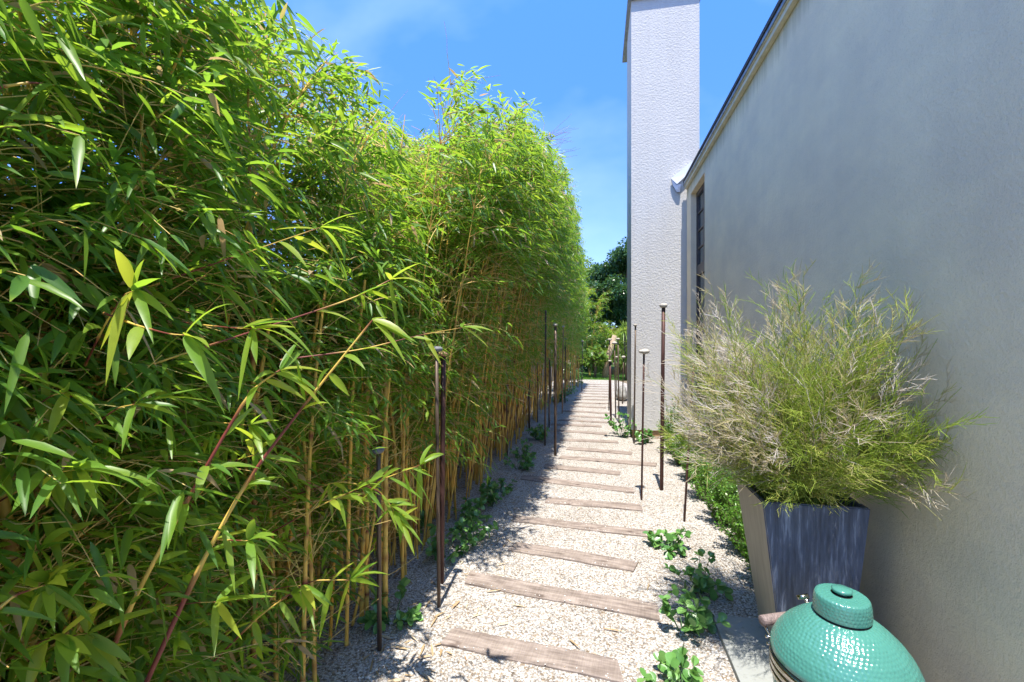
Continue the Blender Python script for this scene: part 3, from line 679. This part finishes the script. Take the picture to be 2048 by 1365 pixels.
# near group: leaves down to the ground
bamboo(-1.45, -.45, 9, 2.9, .45, .20, 'bamboo standing beside the camera, cropped by the left edge', False, seed=1, xlim=-.80, nodes=14, back=.4)
bamboo(-1.47, .35, 14, 3.3, .5, .06, 'bamboo filling the lower left corner with large near leaves', True, seed=2, xlim=-.70, nodes=16, leanr=(.05, .5), back=.35)
bamboo(-1.46, 1.0, 16, 3.05, .75, .05, 'broad leaved bamboo with thick golden culms left of the first pole', True, seed=3, xlim=-.72, nodes=18, leanr=(.05, .5), back=.35, rad=(.008, .019), lowx=(1.0, -.88))
bamboo(-1.40, 1.7, 16, 3.05, .8, .06, 'bamboo whose golden culms stand behind the nearest pole', True, seed=4, xlim=-.74, nodes=18, leanr=(.05, .5), back=.35, lowx=(1.1, -1.04))
bamboo(-1.38, 2.35, 16, 3.25, .85, .12, 'bamboo with a fan of leaves hanging between the nearest pole and the close pair', True, seed=5, xlim=-.86, nodes=16, leanr=(.05, .5), back=.35, lowx=(1.1, -1.18), sparse=(1.3, .5))
# middle group: bare golden culms below, crown above
mid = [(3.25, 3.6, .30, 'bamboo right behind the close pair of poles'), (4.0, 3.9, .34, 'bamboo with bare golden culms right of the close pair of poles'),
       (4.75, 4.2, .36, 'bamboo with crowded golden culms behind the long run of ground cover'), (5.6, 4.5, .38, 'bamboo with leaning golden culms level with the sixth step'),
       (6.5, 4.8, .38, 'bamboo whose culms rise behind the thin leftmost far pole'), (7.5, 5.1, .38, 'bamboo behind the tall thin bare looking pole'),
       (8.6, 5.15, .36, 'bamboo with pink dry tips sticking out at the top'), (9.8, 5.35, .34, 'bamboo beside the sunny gap in the shade'),
       (11.2, 5.5, .3, 'bamboo leaning over the middle steps'), (12.8, 5.7, .3, 'bamboo near the farthest left pole'), (14.6, 4.9, .3, 'last bamboo of the row before the lawn')]
for i, (y, h, low, lab) in enumerate(mid):
    bamboo(-1.38+max(0, y-8)*.085, y, 34 if i < 6 else 18, h, .22, low-.04, lab, False, spread=(.22, .45+.02*i), seed=10+i, xlim=-.46+max(0, y-4)*.020, lsz=1.0+.02*i, nodes=15, back=.3, rad=(.0055, .0115), sparse=(2.2, .08 if i < 6 else .4), bare=.25, prof=(2.6, 3.0), rec=.20, leanr=(.15, .75), azr=(-.9, 1.0))
for i, (x, y, lab) in enumerate([(-1.0, 19.3, 'shaded bamboo closing the view at the end of the walk'), (.9, 20.3, 'dark culmed bamboo behind the leaning timber post'), (-2.0, 18.2, 'bamboo at the far end left of the lawn')]):
    bamboo(x, y, 18, 2.3 if i == 1 else 4.0, .5, .35, lab, False, spread=(.7, .4), seed=40+i, lsz=1.6, nodes=9, back=.5)

for i, (x, y, h, rx, lab) in enumerate([(-2.6, 21.5, 3.0, 1.7, 'dark evergreen shrub beyond the lawn, left of the walk'), (.1, 22.5, 2.8, 1.6, 'dark evergreen shrub closing the view behind the leaning post'),
     (2.6, 22.0, 3.0, 1.7, 'dark evergreen shrub beyond the lawn, right of the leaning post')]): far_shrubs = globals().setdefault('FS', []); FS.append((x, y, h, rx, lab))
# foreground shoots of the near clump
def shoot(path, r0, leaves, seed, parent, name='shoot'):
    rg = np.random.default_rng(seed); P = np.array([at(*p)[:] for p in path]); K = 26
    s = np.linspace(0, 1, K); q = np.linspace(0, 1, len(P))
    Pc = np.stack([np.interp(s, q, P[:, j]) for j in range(3)], 1)
    for _ in range(4): Pc[1:-1] = (Pc[:-2]+Pc[1:-1]*2+Pc[2:])/4
    R = r0*(1-.7*s); node = np.arange(K) % 6 == 0; R = np.where(node, R*1.35, R)
    tt = np.where(node, .8, np.where((np.arange(K)//6) % 2 == 0, .9, .5))
    V, g = tubes(Pc[None], R[None], 10)
    link(name, npmesh(name, V, g, np.repeat(tt, 10)), M_culm, parent, True)
    n = leaves; t = np.concatenate([rg.uniform(.25, 1, n-5), [1]*5]); pos_ = np.stack([np.interp(t, s, Pc[:, j]) for j in range(3)], 1)
    tg = nrm(Pc[-1]-Pc[0])[None]
    D = nrm(tg*rg.uniform(.2, 1, (n, 1))+rg.normal(0, .6, (n, 3))+np.array([.25, 0, -.25]))
    up = nrm(np.array([0, -.3, 1.0])+rg.normal(0, .45, (n, 3)))
    V, g, K2 = leafmesh(pos_, D, up, rg.uniform(.075, .145, n), rg.uniform(.013, .022, n), rg.uniform(.05, .5, n), .14, True, [(.08, .62), (.2, .9), (.4, 1.0), (.6, .84), (.8, .48)])
    link('shoot_leaves', npmesh('shoot_leaves', V, g, np.repeat(rg.uniform(.35, .85, n), K2)), M_leaf, parent, True)
near = [o for o in bpy.data.objects if o.get('label', '').startswith('bamboo filling the lower left')][0]
shoot([(150, 1500, .98), (250, 1230, .98), (380, 990, 1.0), (500, 780, 1.05), (560, 740, 1.08)], .006, 16, 1, near)
shoot([(240, 1480, 1.02), (400, 1130, 1.05), (500, 950, 1.08), (640, 770, 1.12), (745, 640, 1.15)], .006, 18, 2, near)
shoot([(0, 870, .95), (180, 770, 1.0), (420, 690, 1.1), (700, 600, 1.2), (780, 560, 1.25)], .0035, 14, 3, near)
shoot([(60, 640, 1.1), (250, 590, 1.1), (450, 520, 1.15), (640, 455, 1.2)], .003, 14, 4, near)
shoot([(420, 1330, 1.3), (520, 1230, 1.3), (620, 1160, 1.3), (700, 1160, 1.3)], .003, 14, 5, near)
shoot([(-60, 300, .9), (60, 440, .95), (120, 640, 1.0)], .0045, 7, 6, near)
shoot([(-40, 180, .75), (60, 165, .8), (110, 170, .85)], .003, 8, 7, near)
shoot([(500, 1090, 1.6), (640, 1010, 1.6), (760, 960, 1.6), (840, 930, 1.6)], .003, 26, 8, near)
shoot([(560, 1000, 1.8), (680, 960, 1.8), (760, 980, 1.85), (800, 1040, 1.85)], .003, 26, 9, near)
shoot([(-30, 1240, .72), (30, 1190, .75), (90, 1170, .8)], .003, 8, 10, near)
rq = random.Random(21)
for k in range(26):
    u = rq.uniform(-80, 230); v = rq.uniform(100, 1330) if k < 7 else rq.uniform(950, 1340); Z = rq.uniform(.72, .95)
    if k > 12: u = rq.uniform(-60, 480); v = rq.uniform(620, 1330); Z = rq.uniform(.95, 1.35)
    if at(u+120, v, Z).x > -.66: Z += .18
    du, dv = rq.uniform(70, 190), rq.uniform(-150, 60)
    shoot([(u, v, Z+.12), (u+du*.4, v+dv*.55, Z+.05), (u+du*.8, v+dv*.95, Z), (u+du, v+dv, Z)], .0022, rq.randint(6, 9), 30+k, near)
shoot([(560, 720, 1.4), (720, 700, 1.5), (840, 670, 1.6), (925, 655, 1.7)], .0025, 9, 11, near)

def feature(path, r, par, ground=True, tt0=.25):
    P = [at(*p) for p in path]
    if ground and P[0].z > .05:
        d = (P[1]-P[0]); k = P[0].z/max(d.z, .05)*.35; P = [Vector((P[0].x-d.x*k-.02, P[0].y-d.y*k, -.03))]+P
    P = np.array([p[:] for p in P]); K = 60; q = np.r_[0, np.cumsum(np.linalg.norm(np.diff(P, axis=0), axis=1))]; q = q/q[-1]; s = np.linspace(0, 1, K)
    Pc = np.stack([np.interp(s, q, P[:, j]) for j in range(3)], 1)
    for _ in range(6): Pc[1:-1] = (Pc[:-2]+Pc[1:-1]*2+Pc[2:])/4
    node = np.arange(K) % 7 == 0; R = r*(1-.35*s); R = np.where(node, R*1.18, R)
    V, g = tubes(Pc[None], R[None], 12); link('culm', npmesh('culm', V, g, np.repeat(np.where(node, .8, tt0), 12)), M_culm, par, True)
clump = lambda t: [o for o in bpy.data.objects if o.get('label', '').startswith(t)][0]
c3, c4 = clump('broad leaved bamboo'), clump('bamboo whose golden culms stand behind')
feature([(0, 760, 1.22), (30, 640, 1.22), (62, 490, 1.25), (92, 320, 1.28), (110, 150, 1.3)], .0125, near)
feature([(125, 980, 1.28), (160, 720, 1.28), (182, 460, 1.3), (215, 230, 1.32), (255, 20, 1.36), (275, -120, 1.4)], .0145, c3)
feature([(300, 660, 1.42), (355, 490, 1.42), (400, 320, 1.45), (420, 150, 1.5)], .010, c3, tt0=.4)
feature([(165, 860, 1.1), (190, 740, 1.1), (222, 602, 1.1)], .0085, near, tt0=.3)
feature([(262, 420, 1.38), (322, 190, 1.42), (350, 40, 1.45)], .008, c3, tt0=.02)
feature([(693, 1290, 2.2), (698, 1000, 2.15), (706, 760, 2.1), (730, 560, 2.1)], .0095, c4)
feature([(660, 1290, 2.22), (668, 1120, 2.22), (690, 930, 2.25), (700, 700, 2.3)], .0085, c4, tt0=.05)
feature([(705, 1250, 2.35), (742, 1080, 2.35), (768, 880, 2.35), (790, 640, 2.4)], .008, c4, tt0=.3)
feature([(560, 1300, 2.1), (580, 1100, 2.0), (600, 860, 1.9), (640, 600, 1.9)], .009, c4, tt0=.1)
feature([(455, 1250, 1.8), (480, 1000, 1.7), (520, 760, 1.65), (560, 520, 1.7)], .009, c3, tt0=.3)

# pinkish dry twigs at the crown edge
dr = [o for o in bpy.data.objects if o.get('label', '').startswith('bamboo with pink dry tips')][0]
rg = np.random.default_rng(5); TP = []
for k in range(70):
    p = np.array(at(1085+rg.uniform(-20, 15), 330+rg.uniform(-60, 70), 8.0)[:]); d = nrm(np.array([rg.uniform(.5, 1.2), rg.uniform(-.5, .5), rg.uniform(-.2, .8)]))*rg.uniform(.25, .6)
    t4 = np.linspace(0, 1, 5)[:, None]; TP.append(p+d*t4+rg.normal(0, .012, (5, 3)))
V, g = tubes(np.array(TP), np.tile([.004, .0035, .003, .0025, .0015], (70, 1)), 3)
M_dry = plain('dry_twig', (.52, .36, .28), .8, .1, var=.15)
link('dry_tips', npmesh('dry_tips', V, g), M_dry, dr)

# ------------------------------------------------------------------ feathery grass in the planter
rg = np.random.default_rng(11); gp = empty('feathery_grass', (.965, 2.455, .70), 'large feathery green and straw coloured grass growing in the slate planter', 'grass plant')
ST_P, ST_R, BP, BR, BT = [], [], [], [], []
def clampx(A): A[..., 0] = np.where(A[..., 0] > 1.22, 1.22+.085*np.tanh((A[..., 0]-1.22)/.17), A[..., 0]); return A
NP = 330
for i in range(NP):
    b = np.array([rg.uniform(.80, 1.13), rg.uniform(2.29, 2.62), .70])
    a = rg.uniform(0, 6.28); el = math.asin(np.clip(rg.uniform(.05, 1.0)**.8, 0, .99)); ln = rg.uniform(.65, 1.18)*(.82+.28*abs(math.sin(el)))
    if rg.random() < .35: a = rg.uniform(2.6, 4.2)          # more of them lean to the open side
    elif rg.random() < .3: a = rg.uniform(-1.7, -.5); ln *= 1.05
    d = np.array([math.cos(a)*math.cos(el), math.sin(a)*math.cos(el)*1.0, math.sin(el)])
    hor = np.array([math.cos(a), math.sin(a), 0])
    t = np.linspace(0, 1, 9)[:, None]
    up = np.array([0, 0, 1.0])
    P = b+up*ln*.42*(t-.25*t**2)+d*ln*.60*t**1.25-up*.10*ln*(t**3)*(1-d[2])+hor*.05*t
    if P[-1, 2] < .55 or (P[-1, 0] < .38 and rg.random() < .8): continue
    P = clampx(P); ST_P.append(P); ST_R.append(np.linspace(.0016, .0007, 9))
    base_t = 0.0 if rg.random() < .7 else .5
    side_white = rg.random() < np.clip((1.05-P[-1, 0])/.65, .32, .92)
    nb = 15
    for k in range(nb):
        s = .30+.70*(k+rg.random())/nb; idx = s*8; i0 = min(int(idx), 7); fr_ = idx-i0; p = P[i0]*(1-fr_)+P[i0+1]*fr_; tg = nrm(P[i0+1]-P[i0])
        sd = nrm(np.cross(tg, rg.normal(0, 1, 3))); bl = .25*(1.15-s)*rg.uniform(.6, 1.3)+.03
        dd = nrm(tg+sd*rg.uniform(.35, .75)); tt = np.linspace(0, 1, 4)[:, None]
        Q = p+dd*bl*tt+sd*.02*tt**2; BP.append(Q); BR.append(np.array([.0011, .001, .0008, .0005]))
        tv = np.clip(base_t*.55+rg.uniform(0, .3)+(.62 if (side_white and s > .55) else 0)*rg.uniform(.6, 1), 0, 1); BT.append(tv)
        for m in range(7):
            f = (m+.6)/7; q = p+dd*bl*f+sd*.02*f*f; s2 = nrm(np.cross(dd, rg.normal(0, 1, 3)))
            d2 = nrm(dd+s2*rg.uniform(.4, .8)); l2 = rg.uniform(.022, .072)
            BP.append(q+d2*l2*tt); BR.append(np.array([.0010, .0009, .0008, .0004])); BT.append(np.clip(tv+rg.uniform(-.08, .12), 0, 1))
V, g = tubes(np.array(ST_P), np.array(ST_R)*1.2, 3); link('stems', npmesh('stems', V, g, np.repeat(np.full(len(ST_P), .12), 27)), M_plume, gp)
BPa = clampx(np.array(BP)); V, g = tubes(BPa, np.array(BR)*1.2, 3)
link('plumes', npmesh('plumes', V, g, np.repeat(np.array(BT), 12)), M_plume, gp)

# ------------------------------------------------------------------ box shrubs
boxes = [(1.02, 6.35, .27, .66, 'tallest upright box shrub against the chimney foot'), (1.03, 5.75, .24, .46, 'low box shrub beside the tallest one, under the window'),
         (1.04, 5.15, .22, .36, 'box shrub under the feathery grass left of the leaning pole'), (1.05, 4.55, .25, .38, 'box shrub in the middle of the row by the wall'),
         (1.06, 3.98, .27, .42, 'bushy box shrub right of the leaning pole'), (1.07, 3.45, .25, .40, 'bright box shrub second from the planter'), (1.06, 3.02, .22, .34, 'box shrub tucked behind the planter')]
for i, (x, y, r, h, lab) in enumerate(boxes):
    rg = np.random.default_rng(60+i); e = empty('box_shrub', (x, y, 0), lab, 'shrub', 'box shrubs along the house wall')
    ns = 120; SP = []
    LPp, LDd = [], []
    for k in range(ns):
        a = rg.uniform(0, 6.28); q = math.sqrt(rg.random())*r*.9; hh = h*(1-.45*(q/r)**2)*rg.uniform(.65, 1.12)
        if rg.random() < .06: hh *= 1.2
        b0 = np.array([x+q*.35*math.cos(a), y+q*.35*math.sin(a), 0]); tip = np.array([min(x+q*1.05*math.cos(a), 1.22), y+q*1.1*math.sin(a), hh])
        t = np.linspace(0, 1, 6)[:, None]; P = b0+(tip-b0)*t+np.array([0, 0, .08])*t*(1-t)+rg.normal(0, .006, (6, 3)); SP.append(P)
        nl = 46; tt = rg.uniform(.12, 1, nl); pp = np.stack([np.interp(tt, t[:, 0], P[:, j]) for j in range(3)], 1)
        rd = rg.normal(0, 1, (nl, 3)); LPp.append(pp+nrm(rd)*.008); LDd.append(nrm(nrm(tip-b0)*.7+nrm(rd)))
    P = np.concatenate(LPp); D = np.concatenate(LDd); P[:, 0] = np.minimum(P[:, 0], 1.235); n = len(P)
    V, g, K = leafmesh(P, D, nrm(np.array([0, 0, 1.0])+rg.normal(0, .5, (n, 3))), rg.uniform(.015, .027, n), rg.uniform(.009, .014, n), .1, .1, False)
    link('leaves', npmesh('leaves', V, g, np.repeat(np.clip(rg.beta(2, 2, n)*.8+.2*P[:, 2]/h, 0, 1), K)), M_box, e, True)
    V, g = tubes(np.array(SP), np.tile(np.linspace(.003, .001, 6), (ns, 1)), 3); link('stems', npmesh('stems', V, g), M_bark, e)

# ------------------------------------------------------------------ low round leaved plants
gcs = [((1338,1100),.12,.15,'round leaved plant at the right end of the fourth step'),((1398,1182),.15,.17,'round leaved plant second from the front on the right, nearest the box shrubs'),
 ((1366,1262),.16,.17,'round leaved plant at the right end of the second step'),((1368,1392),.16,.13,'front right round leaved plant cropped by the bottom edge'),
 ((1240,872),.13,.42,'upright grey green plant at the left foot of the chimney'),((1287,886),.14,.16,'low plant between two poles at the chimney front'),
 ((785,1245),.10,.17,'small shaded plant just right of the nearest pole'),((893,1112),.14,.18,'shaded plant behind the close pair of poles'),((835,1066),.12,.16,'dark plant deep in shade left of the close pair'),
 ((950,1085),.15,.16,'plant with toothed leaves, first right of the close pair'),((945,1040),.13,.18,'plant level with the fourth step in shade'),((985,1012),.12,.15,'plant level with the fifth step in shade'),
 ((1000,985),.12,.16,'plant left of the sixth step'),((1036,938),.17,.20,'large dark plant left of the seventh step'),((1050,915),.15,.19,'dark plant behind the large one left of the steps'),((1075,880),.17,.19,'dark plant just left of the tall thin pole'),
 ((1118,803),.2,.22,'far plant below the short dark poles'),((1135,790),.25,.28,'far plant at the edge of the bamboo shade'),((1150,772),.3,.3,'far dark plant left of the farthest steps'),((1152,757),.3,.36,'farthest dark plant under the bamboo')]
for i, (px_, r, h, lab) in enumerate(gcs):
    B = G(*px_); rg = np.random.default_rng(80+i); e = empty('ground_cover_plant', B, lab, 'plant', 'low round leaved plants along the walk')
    far = B.y > 6; ns = 13 if not far else 18; r *= .72; h *= .9; SP, LP_, LD_, LS = [], [], [], []
    for k in range(ns):
        a = rg.uniform(0, 6.28); el = rg.uniform(.25, 1.35); ln = (r*math.cos(el)+h*math.sin(el))*rg.uniform(.6, 1.1)
        d = np.array([math.cos(a)*math.cos(el), math.sin(a)*math.cos(el), math.sin(el)]); t = np.linspace(0, 1, 5)[:, None]
        P = np.array(B[:])+np.array([math.cos(a), math.sin(a), 0])*.02+d*ln*t+np.array([0, 0, .03])*t*(1-t); SP.append(P)
        nl = 8; tt = np.r_[rg.uniform(.3, 1, nl-3), [1]*3]; pp = np.stack([np.interp(tt, t[:, 0], P[:, j]) for j in range(3)], 1)
        LP_.append(pp); LD_.append(nrm(d*.5+rg.normal(0, .8, (nl, 3))+np.array([0, 0, .15]))); LS.append(rg.uniform(.038, .064, nl)*(1.15 if far else 1))
    P = np.concatenate(LP_); D = np.concatenate(LD_); S_ = np.concatenate(LS); n = len(P)
    V, g, K = leafmesh(P, D, nrm(np.array([0, -.2, 1.0])+rg.normal(0, .35, (n, 3))), S_, S_*rg.uniform(.55, .8, n), .15, .12, True, [(.12, .35), (.3, .78), (.52, 1.0), (.75, .9), (.92, .5)])
    V[:, 2] = np.maximum(V[:, 2], .006)
    link('leaves', npmesh('leaves', V, g, np.repeat(rg.beta(2, 2, n), K)), M_gc, e, True)
    V, g = tubes(np.array(SP), np.tile(np.linspace(.003, .0018, 5), (ns, 1)), 4); link('stems', npmesh('stems', V, g), M_gc, e)

# ------------------------------------------------------------------ far end: post, boulder, yucca, shrub, trees
B = G(1208.5, 757); T = B+Vector((.42, .2, 1.72))
MB().tube([B-Vector((0, 0, .05)), B+(T-B)*.5+Vector((-.05, 0, 0)), T], [.13, .12, .10], 12).build('leaning_post', M_post, None, True)
tag(bpy.data.objects['leaning_post'], 'leaning pale timber post at the far end of the walk', 'post')
bm = bmesh.new(); bmesh.ops.create_icosphere(bm, subdivisions=3, radius=1); c = G(1252, 826)
for v in bm.verts:
    q = v.co; k = 1+.12*math.sin(4*q.x+1)+.1*math.sin(5*q.y)+.08*math.sin(7*q.z+2); v.co = Vector((q.x*.16*k, q.y*.35*k, q.z*.2*k+.12))+Vector((c.x+.03, c.y+2.2, 0))
me = bpy.data.meshes.new('boulder'); bm.to_mesh(me); bm.free(); o = link('boulder', me, M_rock, None, True); tag(o, 'pale rough boulder beside the left face of the chimney', 'boulder')
yu = empty('spiky_plant', (1.12, 17.8, 0), 'pale green spiky leaved plant left of the chimney at the far end', 'plant')
rg = np.random.default_rng(4); LP_, LD_ = [], []
for c in ((1.0, 17.8, 1.9), (1.3, 17.5, 1.45), (.85, 18.1, 1.35), (1.1, 17.7, .9), (1.35, 18, 2.1)):
    n = 70; LP_.append(np.tile(c, (n, 1))); LD_.append(nrm(rg.normal(0, 1, (n, 3))+np.array([0, 0, .35])))
P = np.concatenate(LP_); D = np.concatenate(LD_); n = len(P)
V, g, K = leafmesh(P, D, np.tile([0, 0.1, 1.0], (n, 1)), rg.uniform(.4, .65, n), np.full(n, .035), .25, .1, True)
link('leaves', npmesh('leaves', V, g, np.repeat(rg.uniform(.4, 1, n), K)), M_tree2, yu, True)
MB().tube([(1.1, 17.8, -.05), (1.05, 17.8, 1.0), (1.0, 17.8, 1.9)], [.06, .05, .04]).tube([(1.1, 17.8, .6), (1.3, 17.5, 1.45)], .04).tube([(1.05, 17.8, .8), (.85, 18.1, 1.35)], .035).tube([(1.05, 17.8, 1.2), (1.35, 18, 2.1)], .035).build('trunk', M_bark, yu, True)

def tree(name, label, c, h, rx, rz, n, lsz, m, seed, group=None, lowz=None, trunk=True):
    rg = np.random.default_rng(seed); e = empty(name, (c[0], c[1], 0), label, 'tree' if 'tree' in name else 'shrub', group)
    nc = 46; cz = h-rz; cc = nrm(rg.normal(0, 1, (nc, 3)))*rg.uniform(.35, .95, (nc, 1))*np.array([rx, rx, rz])+np.array([c[0], c[1], cz])
    if lowz: cc[:, 2] = np.maximum(cc[:, 2], lowz+rg.random(nc)*.4)
    k = rg.integers(0, nc, n); cr_ = rg.uniform(.22, .38, nc)*rx
    off = nrm(rg.normal(0, 1, (n, 3)))*(rg.random((n, 1))**.4)*cr_[k][:, None]*np.array([1, 1, .75])
    P = cc[k]+off; D = nrm(off+rg.normal(0, .5, (n, 3))*rx*.3+np.array([0, 0, -.1]))
    V, g, K = leafmesh(P, D, nrm(np.array([0, 0, 1.0])+rg.normal(0, .6, (n, 3))), rg.uniform(.7, 1.3, n)*lsz, rg.uniform(.5, .8, n)*lsz, .2, .1, False)
    link('crown', npmesh('crown', V, g, np.repeat(rg.beta(2, 2, n), K)), m, e, True)
    b = MB(); s = rx*.05+.02; top = Vector((c[0], c[1], cz)); b.tube([(c[0], c[1], -.1), (c[0]+.08*rx, c[1], cz*.5), top], [s*1.5, s*1.1, s*.7], 10)
    for j in range(0, nc, 3):
        q = Vector(cc[j]); st = Vector((c[0]+.05*rx, c[1], cz*rg.uniform(.4, 1))); b.tube([st, (st+q)/2+Vector((0, 0, .1)), q], [s*.5, s*.35, s*.12], 6)
    b.build('trunk', M_bark, e, True); return e
tree('broadleaf_tree', 'dark glossy green tree rising left of the chimney', (1.15, 22.3), 7.3, 1.75, 3.3, 30000, .12, M_tree, 1)
tree('broadleaf_tree', 'lighter green tree behind the dark one above the path end', (-1.0, 24.5), 6.2, 2.2, 2.9, 24000, .14, M_tree2, 2)
tree('broadleaf_tree', 'distant tree hidden mostly behind the bamboo crowns', (-3.5, 24), 6.0, 2.6, 2.8, 11000, .15, M_tree, 3)
tree('broadleaf_tree', 'tree behind the chimney at the right of the lawn', (4.5, 25), 5.6, 2.6, 2.7, 9000, .15, M_tree, 5)
tree('leafy_shrub', 'bright large leaved shrub in front of dark bamboo at the path end', (-.12, 18.4), 1.45, .55, .6, 420, .16, M_tree2, 6)
tree('leafy_shrub', 'dark low shrub at the left side of the lawn', (-1.1, 17.6), .8, .6, .4, 900, .08, M_tree, 7)
for i, (x, y, h, rx, lab) in enumerate(FS): tree('evergreen_shrub', lab, (x, y), h, rx, 1.5, 9000, .11, M_tree, 70+i)
# lawn blades
n = 9000; rg = np.random.default_rng(12)
P = np.stack([rg.uniform(-2, 2.5, n), rg.uniform(17.9, 20, n), np.full(n, .004)], 1); D = nrm(np.array([0, 0, 1.0])+rg.normal(0, .4, (n, 3)))
V, g, K = leafmesh(P, D, nrm(rg.normal(0, 1, (n, 3))), rg.uniform(.05, .11, n), np.full(n, .012), .1, 0, False)
o = link('lawn_grass', npmesh('lawn_grass', V, g, np.repeat(rg.random(n), K)), M_box); tag(o, 'short green lawn grass at the far end of the walk', 'grass', kind='stuff')
